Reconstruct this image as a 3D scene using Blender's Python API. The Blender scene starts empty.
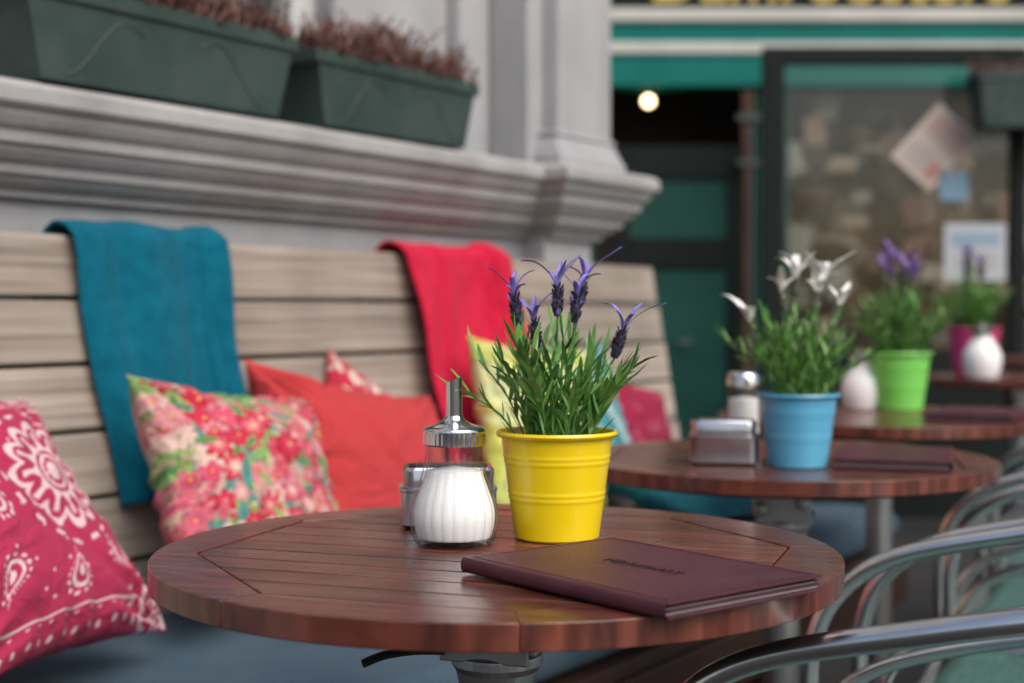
import bpy, bmesh, math, random
import numpy as np
from mathutils import Vector, Matrix, Euler
random.seed(7)
R = math.radians
scene = bpy.context.scene
COL = scene.collection

# ---------------------------------------------------------------- materials
def new_mat(name):
    m = bpy.data.materials.new(name); m.use_nodes = True
    nt = m.node_tree
    return m, nt, nt.nodes["Principled BSDF"]

def mat(name, col, rough=.6, metal=0., col2=None, scale=8., stretch=(1,1,1), bump=0., bscale=60., coat=0., detail=6., rvar=0., sheen=0., trans=0., spec=.5):
    m, nt, b = new_mat(name)
    N, L = nt.nodes, nt.links
    b.inputs["Base Color"].default_value = (*col, 1)
    b.inputs["Roughness"].default_value = rough
    b.inputs["Metallic"].default_value = metal
    b.inputs["Coat Weight"].default_value = coat
    b.inputs["Coat Roughness"].default_value = .12
    b.inputs["Specular IOR Level"].default_value = spec
    if sheen: b.inputs["Sheen Weight"].default_value = sheen
    tc = N.new("ShaderNodeTexCoord"); mp = N.new("ShaderNodeMapping")
    mp.inputs["Scale"].default_value = stretch
    L.new(tc.outputs["Object"], mp.inputs[0])
    if col2 is not None:
        nz = N.new("ShaderNodeTexNoise"); nz.inputs["Scale"].default_value = scale; nz.inputs["Detail"].default_value = detail
        L.new(mp.outputs[0], nz.inputs[0])
        cr = N.new("ShaderNodeValToRGB")
        cr.color_ramp.elements[0].position = .35; cr.color_ramp.elements[1].position = .66
        cr.color_ramp.elements[0].color = (*col, 1); cr.color_ramp.elements[1].color = (*col2, 1)
        L.new(nz.outputs[0], cr.inputs[0]); L.new(cr.outputs[0], b.inputs["Base Color"])
        if rvar:
            mr = N.new("ShaderNodeMapRange"); mr.inputs[3].default_value = max(0, rough-rvar); mr.inputs[4].default_value = rough+rvar
            L.new(nz.outputs[0], mr.inputs[0]); L.new(mr.outputs[0], b.inputs["Roughness"])
    if bump:
        n2 = N.new("ShaderNodeTexNoise"); n2.inputs["Scale"].default_value = bscale; n2.inputs["Detail"].default_value = 5
        L.new(mp.outputs[0], n2.inputs[0])
        bp = N.new("ShaderNodeBump"); bp.inputs["Strength"].default_value = bump; bp.inputs["Distance"].default_value = .003
        L.new(n2.outputs[0], bp.inputs["Height"]); L.new(bp.outputs[0], b.inputs["Normal"])
    return m

def stone_mat(name, c1, c2, stain):
    """limestone: cloudy base, faint rain streaks running down, fine pitting"""
    m, nt, b = new_mat(name); N, L = nt.nodes, nt.links
    tc = N.new("ShaderNodeTexCoord")
    nz = N.new("ShaderNodeTexNoise"); nz.inputs["Scale"].default_value = 3.2; nz.inputs["Detail"].default_value = 10; nz.inputs["Distortion"].default_value = .8
    L.new(tc.outputs["Object"], nz.inputs[0])
    cr = N.new("ShaderNodeValToRGB"); e=cr.color_ramp.elements
    e[0].position=.28; e[0].color=(*c1,1); e[1].position=.72; e[1].color=(*c2,1)
    L.new(nz.outputs[0], cr.inputs[0])
    mp = N.new("ShaderNodeMapping"); mp.inputs["Scale"].default_value=(5,5,1.1)
    L.new(tc.outputs["Object"], mp.inputs[0])
    n2 = N.new("ShaderNodeTexNoise"); n2.inputs["Scale"].default_value=1.6; n2.inputs["Detail"].default_value=7
    L.new(mp.outputs[0], n2.inputs[0])
    r2 = N.new("ShaderNodeValToRGB"); e=r2.color_ramp.elements
    e[0].position=.34; e[0].color=(*stain,1); e[1].position=.60; e[1].color=(1,1,1,1)
    L.new(n2.outputs[0], r2.inputs[0])
    mx = N.new("ShaderNodeMixRGB"); mx.blend_type='MULTIPLY'; mx.inputs[0].default_value=1
    L.new(cr.outputs[0], mx.inputs[1]); L.new(r2.outputs[0], mx.inputs[2]); L.new(mx.outputs[0], b.inputs["Base Color"])
    n3 = N.new("ShaderNodeTexNoise"); n3.inputs["Scale"].default_value=55; n3.inputs["Detail"].default_value=8
    L.new(tc.outputs["Object"], n3.inputs[0])
    bp = N.new("ShaderNodeBump"); bp.inputs["Strength"].default_value=.5; bp.inputs["Distance"].default_value=.004
    L.new(n3.outputs[0], bp.inputs["Height"]); L.new(bp.outputs[0], b.inputs["Normal"])
    b.inputs["Roughness"].default_value=.88; b.inputs["Specular IOR Level"].default_value=.3
    return m

def attr_mat(name, rough=.85, bump=.25, bscale=900., sheen=.05):
    m, nt, b = new_mat(name); N, L = nt.nodes, nt.links
    a = N.new("ShaderNodeVertexColor"); a.layer_name = "Col"
    tc = N.new("ShaderNodeTexCoord")
    n2 = N.new("ShaderNodeTexNoise"); n2.inputs["Scale"].default_value = bscale
    L.new(tc.outputs["Object"], n2.inputs[0])
    mx = N.new("ShaderNodeMixRGB"); mx.blend_type = 'MULTIPLY'; mx.inputs[0].default_value = .25
    L.new(a.outputs[0], mx.inputs[1]); L.new(n2.outputs[0], mx.inputs[2]); L.new(mx.outputs[0], b.inputs["Base Color"])
    n3 = N.new("ShaderNodeTexNoise"); n3.inputs["Scale"].default_value = 14; n3.inputs["Detail"].default_value = 3; n3.inputs["Distortion"].default_value = 1.2
    L.new(tc.outputs["Object"], n3.inputs[0])
    bp0 = N.new("ShaderNodeBump"); bp0.inputs["Strength"].default_value = .85; bp0.inputs["Distance"].default_value = .018
    L.new(n3.outputs[0], bp0.inputs["Height"])
    bp = N.new("ShaderNodeBump"); bp.inputs["Strength"].default_value = bump; bp.inputs["Distance"].default_value = .001
    L.new(n2.outputs[0], bp.inputs["Height"]); L.new(bp0.outputs[0], bp.inputs["Normal"]); L.new(bp.outputs[0], b.inputs["Normal"])
    b.inputs["Roughness"].default_value = rough; b.inputs["Sheen Weight"].default_value = sheen
    b.inputs["Specular IOR Level"].default_value = .2
    return m

def glass_mat(name, tint=(1,1,1), ior=1.5, rough=.02, edge=None):
    """thin-walled glass: clear with a fresnel reflection, same from both sides; thicker and darker at grazing walls"""
    m = bpy.data.materials.new(name); m.use_nodes = True
    nt = m.node_tree; N, L = nt.nodes, nt.links
    N.remove(N["Principled BSDF"])
    out = N["Material Output"]
    t = N.new("ShaderNodeBsdfTransparent"); t.inputs[0].default_value = (*tint, 1)
    if edge:
        lw=N.new("ShaderNodeLayerWeight"); lw.inputs[0].default_value=.30
        cr=N.new("ShaderNodeValToRGB"); e=cr.color_ramp.elements
        e[0].position=.25; e[0].color=(*tint,1); e[1].position=.95; e[1].color=(*edge,1)
        L.new(lw.outputs["Facing"],cr.inputs[0]); L.new(cr.outputs[0],t.inputs[0])
    g = N.new("ShaderNodeBsdfGlossy"); g.inputs["Roughness"].default_value = rough
    f = N.new("ShaderNodeFresnel"); ge = N.new("ShaderNodeNewGeometry")
    mr = N.new("ShaderNodeMapRange"); mr.inputs[3].default_value = ior; mr.inputs[4].default_value = 1/ior
    L.new(ge.outputs["Backfacing"], mr.inputs[0]); L.new(mr.outputs[0], f.inputs[0])
    mx = N.new("ShaderNodeMixShader")
    L.new(f.outputs[0], mx.inputs[0]); L.new(t.outputs[0], mx.inputs[1]); L.new(g.outputs[0], mx.inputs[2]); L.new(mx.outputs[0], out.inputs[0])
    return m

def brick_mat(name, c1, c2, mortar, scale, rough=.9):
    m, nt, b = new_mat(name); N, L = nt.nodes, nt.links
    tc = N.new("ShaderNodeTexCoord"); sp = N.new("ShaderNodeSeparateXYZ"); cb = N.new("ShaderNodeCombineXYZ")
    L.new(tc.outputs["Object"], sp.inputs[0]); L.new(sp.outputs[0], cb.inputs[0])
    L.new(sp.outputs[2 if name.startswith("wall") else 1], cb.inputs[1])
    br = N.new("ShaderNodeTexBrick"); br.inputs["Scale"].default_value = scale
    br.inputs["Color1"].default_value = (*c1,1); br.inputs["Color2"].default_value = (*c2,1); br.inputs["Mortar"].default_value = (*mortar,1)
    L.new(cb.outputs[0], br.inputs[0])
    nz = N.new("ShaderNodeTexNoise"); nz.inputs["Scale"].default_value = 1.7; L.new(tc.outputs["Object"], nz.inputs[0])
    mx = N.new("ShaderNodeMixRGB"); mx.blend_type = 'MULTIPLY'; mx.inputs[0].default_value = .8
    L.new(br.outputs[0], mx.inputs[1]); L.new(nz.outputs[0], mx.inputs[2]); L.new(mx.outputs[0], b.inputs["Base Color"])
    bp = N.new("ShaderNodeBump"); bp.inputs["Strength"].default_value = .5; bp.inputs["Distance"].default_value = .01
    L.new(br.outputs["Fac"], bp.inputs["Height"]); bp.invert = True; L.new(bp.outputs[0], b.inputs["Normal"])
    b.inputs["Roughness"].default_value = rough
    return m

def wood_planks(name, c1, c2, c3, axis_stretch, rough, coat, scale=6., rnd=.35, dist=.6):
    m, nt, b = new_mat(name); N, L = nt.nodes, nt.links
    tc = N.new("ShaderNodeTexCoord"); mp = N.new("ShaderNodeMapping"); mp.inputs["Scale"].default_value = axis_stretch
    a = N.new("ShaderNodeVertexColor"); a.layer_name = "Col"
    add = N.new("ShaderNodeVectorMath"); add.operation = 'ADD'
    L.new(tc.outputs["Object"], add.inputs[0])
    sc = N.new("ShaderNodeVectorMath"); sc.operation = 'SCALE'; sc.inputs["Scale"].default_value = 3.
    L.new(a.outputs[0], sc.inputs[0]); L.new(sc.outputs[0], add.inputs[1]); L.new(add.outputs[0], mp.inputs[0])
    nz = N.new("ShaderNodeTexNoise"); nz.inputs["Scale"].default_value = scale; nz.inputs["Detail"].default_value = 9; nz.inputs["Distortion"].default_value = dist
    L.new(mp.outputs[0], nz.inputs[0])
    cr = N.new("ShaderNodeValToRGB"); e = cr.color_ramp.elements
    e[0].position = .3; e[0].color = (*c1,1); e[1].position = .72; e[1].color = (*c3,1)
    x = e.new(.5); x.color = (*c2,1)
    L.new(nz.outputs[0], cr.inputs[0])
    mr = N.new("ShaderNodeMapRange"); mr.inputs[3].default_value = 1-rnd; mr.inputs[4].default_value = 1+rnd
    sep = N.new("ShaderNodeSeparateColor"); L.new(a.outputs[0], sep.inputs[0]); L.new(sep.outputs[0], mr.inputs[0])
    n5 = N.new("ShaderNodeTexNoise"); n5.inputs["Scale"].default_value = 5; n5.inputs["Detail"].default_value=4; L.new(tc.outputs["Object"], n5.inputs[0])
    m5 = N.new("ShaderNodeMapRange"); m5.inputs[1].default_value=.3; m5.inputs[2].default_value=.7; m5.inputs[3].default_value=.80; m5.inputs[4].default_value=1.14; L.new(n5.outputs[0], m5.inputs[0])
    mu = N.new("ShaderNodeMath"); mu.operation='MULTIPLY'; L.new(mr.outputs[0],mu.inputs[0]); L.new(m5.outputs[0],mu.inputs[1])
    vm = N.new("ShaderNodeVectorMath"); vm.operation = 'SCALE'
    L.new(cr.outputs[0], vm.inputs[0]); L.new(mu.outputs[0], vm.inputs["Scale"]); L.new(vm.outputs[0], b.inputs["Base Color"])
    n3 = N.new("ShaderNodeTexNoise"); n3.inputs["Scale"].default_value = 11; n3.inputs["Detail"].default_value = 8; L.new(tc.outputs["Object"], n3.inputs[0])
    m2 = N.new("ShaderNodeMapRange"); m2.inputs[1].default_value=.3; m2.inputs[2].default_value=.7; m2.inputs[3].default_value = rough*.6; m2.inputs[4].default_value = rough*1.5
    L.new(n3.outputs[0], m2.inputs[0]); L.new(m2.outputs[0], b.inputs["Roughness"])
    bp = N.new("ShaderNodeBump"); bp.inputs["Strength"].default_value = .3; bp.inputs["Distance"].default_value = .002
    L.new(nz.outputs[0], bp.inputs["Height"]); L.new(bp.outputs[0], b.inputs["Normal"])
    b.inputs["Coat Weight"].default_value = coat; b.inputs["Coat Roughness"].default_value = .18
    return m

M = {}
M['table'] = wood_planks("varnished_mahogany", (.048,.012,.009), (.112,.028,.018), (.195,.056,.036), (4,40,4), .30, .4, 3.)
M['bench'] = wood_planks("weathered_teak", (.205,.168,.14), (.335,.285,.24), (.45,.39,.34), (1.1,36,46), .75, 0., 2.0, .18, .3)
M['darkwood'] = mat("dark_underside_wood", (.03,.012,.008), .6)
M['chrome'] = mat("chrome", (.82,.82,.83), .12, 1., (.68,.68,.70), 20, rvar=.05)
M['dchrome'] = mat("polished_steel", (.62,.62,.64), .2, 1., (.47,.47,.49), 20, rvar=.06)
M['alu'] = mat("polished_aluminium", (.72,.73,.75), .22, 1., (.58,.59,.61), 14, rvar=.08)
M['steel'] = mat("dull_steel", (.46,.47,.48), .38, .9, (.35,.36,.37), 12)
M['black'] = mat("black_plastic", (.012,.012,.013), .4)
M['glass'] = glass_mat("clear_glass", (.975,.985,.985), 1.5, .02, (.42,.46,.46))
M['pane'] = glass_mat("window_glass", (.88,.89,.88), 1.4, .03)
M['sugar'] = mat("white_sugar", (.86,.86,.87), .9, bump=.15, bscale=600)
M['ceramic'] = mat("white_ceramic", (.88,.88,.88), .3)
M['stone'] = stone_mat("grey_limestone", (.33,.33,.335), (.42,.418,.415), (.84,.835,.83))
M['stone2'] = stone_mat("pale_limestone", (.33,.34,.36), (.44,.44,.455), (.86,.86,.86))
M['planter'] = mat("grey_green_plastic", (.022,.045,.040), .6, 0, (.042,.068,.062), 9, bump=.2, bscale=20, spec=.4)
M['soil'] = mat("potting_soil", (.02,.013,.01), 1., bump=1, bscale=200)
M['heather'] = mat("dried_heather", (.18,.085,.072), .95, 0, (.33,.20,.165), 30)
M['menu'] = mat("burgundy_leatherette", (.066,.014,.028), .38, 0, (.090,.022,.038), 40, bump=.5, bscale=700)
M['menutext'] = mat("embossed_lettering", (.022,.005,.010), .25)
M['paper'] = mat("menu_pages", (.40,.39,.42), .7, 0, (.55,.54,.55), 30, (1,1,60))
M['teal'] = mat("teal_fleece", (.002,.095,.155), .95, 0, (.004,.125,.195), 40, bump=.6, bscale=500, sheen=.04, spec=.1)
M['red'] = mat("crimson_fleece", (.50,.012,.045), .95, 0, (.58,.020,.06), 40, bump=.6, bscale=500, sheen=.04, spec=.1)
M['cushion'] = mat("slate_blue_canvas", (.05,.088,.125), .85, 0, (.07,.113,.15), 10, bump=.4, bscale=400, spec=.2)
M['leaf'] = mat("plastic_leaf_green", (.075,.22,.035), .45, 0, (.19,.38,.09), 60)
M['leafd'] = mat("plastic_leaf_dark", (.035,.13,.025), .5, 0, (.09,.24,.05), 60)
M['bud'] = mat("dark_flower_bud", (.014,.012,.028), .8, 0, (.045,.032,.08), 200)
M['budg'] = mat("green_grey_flower_bud", (.08,.09,.06), .8, 0, (.22,.22,.18), 200)
M['violet'] = mat("violet_petal", (.15,.12,.46), .6, 0, (.28,.24,.64), 60)
M['whitep'] = mat("white_petal", (.86,.86,.82), .6, 0, (.93,.93,.90), 60)
M['purplep'] = mat("purple_petal", (.17,.10,.36), .6, 0, (.30,.20,.50), 60)
M['dgreen'] = mat("dark_green_paint", (.006,.055,.043), .6, 0, (.010,.075,.06), 3, spec=.25)
M['tgreen'] = mat("teal_green_paint", (.0,.14,.118), .6, 0, (.004,.175,.148), 2, spec=.2)
M['blackpaint'] = mat("black_green_paint", (.006,.011,.010), .65, spec=.2)
M['cream'] = mat("cream_paint", (.48,.49,.45), .6, 0, (.58,.58,.54), 2)
M['gold'] = mat("gold_lettering", (.70,.52,.14), .55)
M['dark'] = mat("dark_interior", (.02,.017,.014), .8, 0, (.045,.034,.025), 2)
M['weave'] = mat("teal_woven_plastic", (.03,.10,.088), .6, 0, (.08,.18,.155), 120, (1,1,1), .8, 300)
M['white'] = mat("white_window_paint", (.55,.56,.57), .5)

# ---------------------------------------------------------------- geometry helpers
class G:
    def __init__(s): s.v=[]; s.f=[]; s.m=[]; s.c=[]
    def add(s, vs, fs, mi=0, mtx=None, tone=None):
        o=len(s.v)
        for p in vs:
            p=Vector(p)
            if mtx is not None: p = mtx @ p
            s.v.append(tuple(p)); s.c.append(.5 if tone is None else tone)
        for f in fs:
            s.f.append(tuple(i+o for i in f)); s.m.append(mi)
        return s

def box(x0,x1,y0,y1,z0,z1):
    v=[(x0,y0,z0),(x1,y0,z0),(x1,y1,z0),(x0,y1,z0),(x0,y0,z1),(x1,y0,z1),(x1,y1,z1),(x0,y1,z1)]
    f=[(3,2,1,0),(4,5,6,7),(0,1,5,4),(1,2,6,5),(2,3,7,6),(3,0,4,7)]
    return v,f

def lathe(prof, seg=48, ribs=None, close=True):
    v=[];f=[]
    for i,(r,z) in enumerate(prof):
        for k in range(seg):
            t=2*math.pi*k/seg
            rr = ribs(i,t,r,z) if ribs else r
            v.append((rr*math.cos(t), rr*math.sin(t), z))
    for i in range(len(prof)-1):
        for k in range(seg):
            a=i*seg+k; b=i*seg+(k+1)%seg
            f.append((a,b,b+seg,a+seg))
    if close:
        if prof[0][0]>1e-5: f.append(tuple(range(seg-1,-1,-1)))
        if prof[-1][0]>1e-5: f.append(tuple((len(prof)-1)*seg+k for k in range(seg)))
    return v,f

def smooth_path(pts, n=6):
    P=[Vector(p) for p in pts]; out=[]
    for i in range(len(P)-1):
        p0=P[max(i-1,0)];p1=P[i];p2=P[i+1];p3=P[min(i+2,len(P)-1)]
        for k in range(n):
            t=k/n
            out.append(.5*((2*p1)+(-p0+p2)*t+(2*p0-5*p1+4*p2-p3)*t*t+(-p0+3*p1-3*p2+p3)*t**3))
    out.append(P[-1]); return out

def tube(pts, r, seg=12, flat=1.0):
    P=[Vector(p) for p in pts]; v=[];f=[]
    n=len(P); prev=None
    for i,p in enumerate(P):
        t=(P[min(i+1,n-1)]-P[max(i-1,0)]).normalized()
        if prev is None:
            ref=Vector((0,0,1)) if abs(t.z)<.9 else Vector((1,0,0))
            u=t.cross(ref).normalized()
        else:
            u=(prev-t*prev.dot(t)).normalized()
        prev=u; w=t.cross(u)
        rr = r[i] if isinstance(r,(list,tuple)) else r
        for k in range(seg):
            a=2*math.pi*k/seg
            v.append(p+u*(rr*math.cos(a))+w*(rr*flat*math.sin(a)))
    for i in range(n-1):
        for k in range(seg):
            a=i*seg+k;b=i*seg+(k+1)%seg
            f.append((a,b,b+seg,a+seg))
    f.append(tuple(range(seg-1,-1,-1))); f.append(tuple((n-1)*seg+k for k in range(seg)))
    return v,f

def prism(poly,z0,z1):
    n=len(poly)
    v=[(x,y,z0) for x,y in poly]+[(x,y,z1) for x,y in poly]
    f=[tuple(range(n-1,-1,-1)),tuple(range(n,2*n))]+[(i,(i+1)%n,n+(i+1)%n,n+i) for i in range(n)]
    return v,f

def mk(name, g, mats, parent=None, loc=(0,0,0), rot=(0,0,0), smooth=False, bevel=0., bseg=2, colors=False, fix=True):
    me=bpy.data.meshes.new(name)
    me.from_pydata(g.v,[],g.f)
    if not isinstance(mats,(list,tuple)): mats=[mats]
    for m in mats: me.materials.append(m)
    me.polygons.foreach_set("material_index", g.m)
    if fix:
        bm=bmesh.new(); bm.from_mesh(me); bmesh.ops.recalc_face_normals(bm,faces=bm.faces); bm.to_mesh(me); bm.free()
    if colors:
        ca=me.color_attributes.new("Col",'FLOAT_COLOR','POINT')
        arr=np.ones((len(g.v),4),dtype=np.float32); arr[:,:3]=np.array(g.c,dtype=np.float32)[:,None]
        ca.data.foreach_set("color",arr.ravel())
    if smooth:
        me.polygons.foreach_set("use_smooth",[True]*len(me.polygons))
        try:
            me.set_sharp_from_angle(angle=R(smooth if smooth is not True else 40))
        except Exception: pass
    me.update()
    ob=bpy.data.objects.new(name,me); COL.objects.link(ob)
    ob.location=loc; ob.rotation_euler=rot
    if parent is not None: ob.parent=parent
    if bevel:
        b=ob.modifiers.new("bevel",'BEVEL'); b.width=bevel; b.segments=bseg; b.limit_method='ANGLE'; b.angle_limit=R(40)
    return ob

def tag(ob,label,cat,group=None,kind=None):
    if label: ob["label"]=label
    if cat: ob["category"]=cat
    if group: ob["group"]=group
    if kind: ob["kind"]=kind
    return ob

def empty(name,loc,rotz=0,label=None,cat=None,group=None):
    e=bpy.data.objects.new(name,None); COL.objects.link(e)
    e.empty_display_size=.1; e.location=loc; e.rotation_euler=(0,0,rotz)
    return tag(e,label,cat,group)

def copy_thing(src, loc, rotz, label=None):
    n=src.copy(); COL.objects.link(n); n.location=loc; n.rotation_euler=(0,0,rotz)
    if label: n["label"]=label
    def rec(o,no):
        for c in list(o.children):
            if c==no or c.name in done: continue
            k=c.copy(); COL.objects.link(k); k.parent=no; done.add(k.name); rec(c,k)
    done=set()
    rec(src,n)
    return n

def text_mesh(name, body, size, extrude, material, parent, loc, rot, bold=0.):
    cu=bpy.data.curves.new(name,'FONT'); cu.body=body; cu.size=size; cu.extrude=extrude; cu.align_x='CENTER'; cu.offset=bold
    o=bpy.data.objects.new(name+"_tmp",cu); COL.objects.link(o)
    dg=bpy.context.evaluated_depsgraph_get(); dg.update()
    me=bpy.data.meshes.new_from_object(o.evaluated_get(dg))
    bpy.data.objects.remove(o)
    me.materials.clear(); me.materials.append(material)
    ob=bpy.data.objects.new(name,me); COL.objects.link(ob)
    ob.parent=parent; ob.location=loc; ob.rotation_euler=rot
    return ob

# ---------------------------------------------------------------- camera, light
CZ=.946
cd=bpy.data.cameras.new("camera"); cam=bpy.data.objects.new("camera",cd); COL.objects.link(cam)
cam.location=(0,0,CZ); cam.rotation_euler=(R(90-1.19),0,0)
cd.lens=50; cd.sensor_width=36; cd.clip_start=.05; cd.clip_end=400
cd.dof.use_dof=True; cd.dof.focus_distance=1.18; cd.dof.aperture_fstop=3.9
scene.camera=cam

w=bpy.data.worlds.new("World"); scene.world=w; w.use_nodes=True
nt=w.node_tree; sky=nt.nodes.new("ShaderNodeTexSky"); sky.sky_type='NISHITA'; sky.sun_disc=False
EL,AZ=R(48),R(140)
sky.sun_elevation=EL; sky.sun_rotation=AZ; sky.air_density=1.; sky.dust_density=4.; sky.ozone_density=.6
nt.links.new(sky.outputs[0], nt.nodes["Background"].inputs[0]); nt.nodes["Background"].inputs[1].default_value=.15
sd=bpy.data.lights.new("sun",'SUN'); sun=bpy.data.objects.new("sun",sd); COL.objects.link(sun)
sd.energy=2.3; sd.angle=R(60); sd.color=(1,.945,.87)
dirv=Vector((math.sin(AZ)*math.cos(EL), math.cos(AZ)*math.cos(EL), math.sin(EL)))
sun.rotation_euler=dirv.to_track_quat('Z','Y').to_euler()
scene.view_settings.view_transform='Standard'; scene.view_settings.look='None'; scene.view_settings.exposure=0

# ---------------------------------------------------------------- ground
g=G(); g.add([(-80,-80,0),(80,-80,0),(80,150,0),(-80,150,0)],[(0,1,2,3)])
gr=mk("ground",g,brick_mat("paving_stones",(.028,.027,.026),(.042,.039,.036),(.014,.014,.014),4.)); tag(gr,"dark brick paving of the terrace","ground",kind="structure")

# ---------------------------------------------------------------- wall frame (x along wall, -y outwards)
WO=(-.56,2.2,0); WR=math.atan2(.834,.551)
bld=empty("stone_building",WO,WR,"grey limestone house front with moulded window ledge and corner pilaster","building")
g=G()
g.add(*box(-3,1.20,.08,.9,0,1.262)); g.add(*box(.62,1.16,.16,.9,1.27,5)); g.add(*box(-3,-1.3,.16,.9,1.27,5)); g.add(*box(-1.3,.62,.16,.9,2.7,5))
mk("wall",g,M['stone2'],bld)
for x0,x1,y0 in ((.60,.70,.135),(1.0,1.08,.125)):
    g=G(); g.add(*box(x0,x1,y0,.16,1.274,5)); mk("wall_trim",g,M['stone2'],bld,bevel=.006)
g=G()
PA=1.385
g.add(*box(1.18,PA,.02,.9,0,1.262)); g.add(*box(1.235,1.48,.02,.9,1.262,5)); g.add(*box(1.17,1.235,.06,.9,1.262,5))
def frust(g,a0,a1,b,z0,z1,e0,e1):
    v=[(a0-e0,b-e0,z0),(a1+e0*.3,b-e0,z0),(a1+e0*.3,.9,z0),(a0-e0,.9,z0),(a0-e1,b-e1,z1),(a1+e1*.3,b-e1,z1),(a1+e1*.3,.9,z1),(a0-e1,.9,z1)]
    g.add(v,[(3,2,1,0),(4,5,6,7),(0,1,5,4),(1,2,6,5),(2,3,7,6),(3,0,4,7)])
A0,A1=1.225,1.48
frust(g,A0,A1,.02,1.27,1.30,.035,.035); frust(g,A0,A1,.02,1.30,1.318,.03,.022); frust(g,A0,A1,.02,1.318,1.345,.022,.006); frust(g,A0,A1,.02,1.345,1.357,.012,.010)
mk("pilaster",g,M['stone2'],bld,bevel=.003)
prof=[(-.02,1.270),(.100,1.268),(.112,1.264),(.120,1.256),(.120,1.236),(.116,1.231),(.108,1.229),(.105,1.218),(.098,1.207),(.088,1.199),(.087,1.184),(.078,1.182),(.075,1.173),(.066,1.163),(.056,1.156),(.054,1.144),(.044,1.142),(.040,1.134),(.030,1.127),(.020,1.122),(.018,1.113),(-.02,1.112)]
path=[(-3,.08),(1.20,.08),(1.20,.02),(PA,.02),(PA,.6)]
g=G(); vs=[];fs=[]
for i,p in enumerate(path):
    p=Vector(p)
    d1=(p-Vector(path[i-1])).normalized() if i>0 else None
    d2=(Vector(path[i+1])-p).normalized() if i<len(path)-1 else None
    if d1 is None: d1=d2
    if d2 is None: d2=d1
    n1=Vector((d1.y,-d1.x)); n2=Vector((d2.y,-d2.x))
    mt=(n1+n2); mt=mt/ (1+n1.dot(n2))
    for o,z in prof: vs.append((p.x+mt.x*o,p.y+mt.y*o,z))
k=len(prof)
for i in range(len(path)-1):
    for j in range(k-1): fs.append((i*k+j,(i+1)*k+j,(i+1)*k+j+1,i*k+j+1))
g.add(vs,fs); g.add(*box(-3,1.20,.07,.3,1.2625,1.2695)); g.add(*box(1.10,PA+.08,-.03,.5,1.2635,1.2705))
mk("cornice",g,M['stone'],bld)
win=empty("window",(0,0,0)); win.parent=bld
g=G()
for x0,x1,z0,z1 in [(-1.3,-1.23,1.27,2.7),(.55,.62,1.27,2.7),(-.4,-.34,1.27,2.7),(-1.23,.55,1.27,1.33),(-1.23,.55,2.63,2.7)]:
    g.add(*box(x0,x1,.2,.26,z0,z1))
mk("frame",g,M['white'],win,bevel=.004)
g=G(); g.add(*box(-1.25,.57,.225,.232,1.3,2.66)); mk("pane",g,M['pane'],win)
g=G(); g.add(*box(-1.3,.62,.5,.55,1.27,2.7)); mk("dark_room_sheet",g,M['dark'],win)  # dark sheet standing in for the unlit room behind the pane

# ---------------------------------------------------------------- bench
bench=empty("wooden_bench",WO,WR,"long weathered wooden slat bench fixed along the stone wall","bench")
TOP=1.057; LEAN=.16
def bf(z): return (TOP-z)*LEAN
g=G()
for i in range(6):
    zt=TOP-i*.0957; zb=zt-.0880
    if zb<.5: zb=max(zb,.47)
    y1=-bf(zt); y0=-bf(zb)
    jx=random.uniform(-.004,.004)
    x0,x1=-1.6,1.66+jx+i*.006
    v=[(x0,y0,zb),(x1,y0,zb),(x1,y0+.024,zb+.003),(x0,y0+.024,zb+.003),(x0,y1,zt),(x1,y1,zt),(x1,y1+.024,zt+.003),(x0,y1+.024,zt+.003)]
    g.add(v,[(3,2,1,0),(4,5,6,7),(0,1,5,4),(1,2,6,5),(2,3,7,6),(3,0,4,7)],tone=random.random())
mk("backrest",g,M['bench'],bench,bevel=.004,colors=True)
for x in (-1.4,-.45,.55,1.5):
    g=G()
    v=[(x,-.09+.025,.4),(x+.05,-.09+.025,.4),(x+.05,-.02,.4),(x,-.02,.4),(x,.027,1.04),(x+.05,.027,1.04),(x+.05,.055,1.04),(x,.055,1.04)]
    g.add(v,[(3,2,1,0),(4,5,6,7),(0,1,5,4),(1,2,6,5),(2,3,7,6),(3,0,4,7)])
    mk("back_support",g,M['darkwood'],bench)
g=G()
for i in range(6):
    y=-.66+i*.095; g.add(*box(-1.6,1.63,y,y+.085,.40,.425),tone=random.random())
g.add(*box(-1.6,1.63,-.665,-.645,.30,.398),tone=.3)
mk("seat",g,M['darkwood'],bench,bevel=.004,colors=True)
for x in (-1.5,-.2,.9,1.56):
    g=G(); g.add(*box(0,.06,-.63,-.57,0,.3)); g.add(*box(0,.06,-.12,-.06,0,.3)); g.add(*box(0.002,.058,-.63,-.06,.3,.3999))
    mk("leg",g,M['darkwood'],bench,loc=(x,0,0),bevel=.004)

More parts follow.
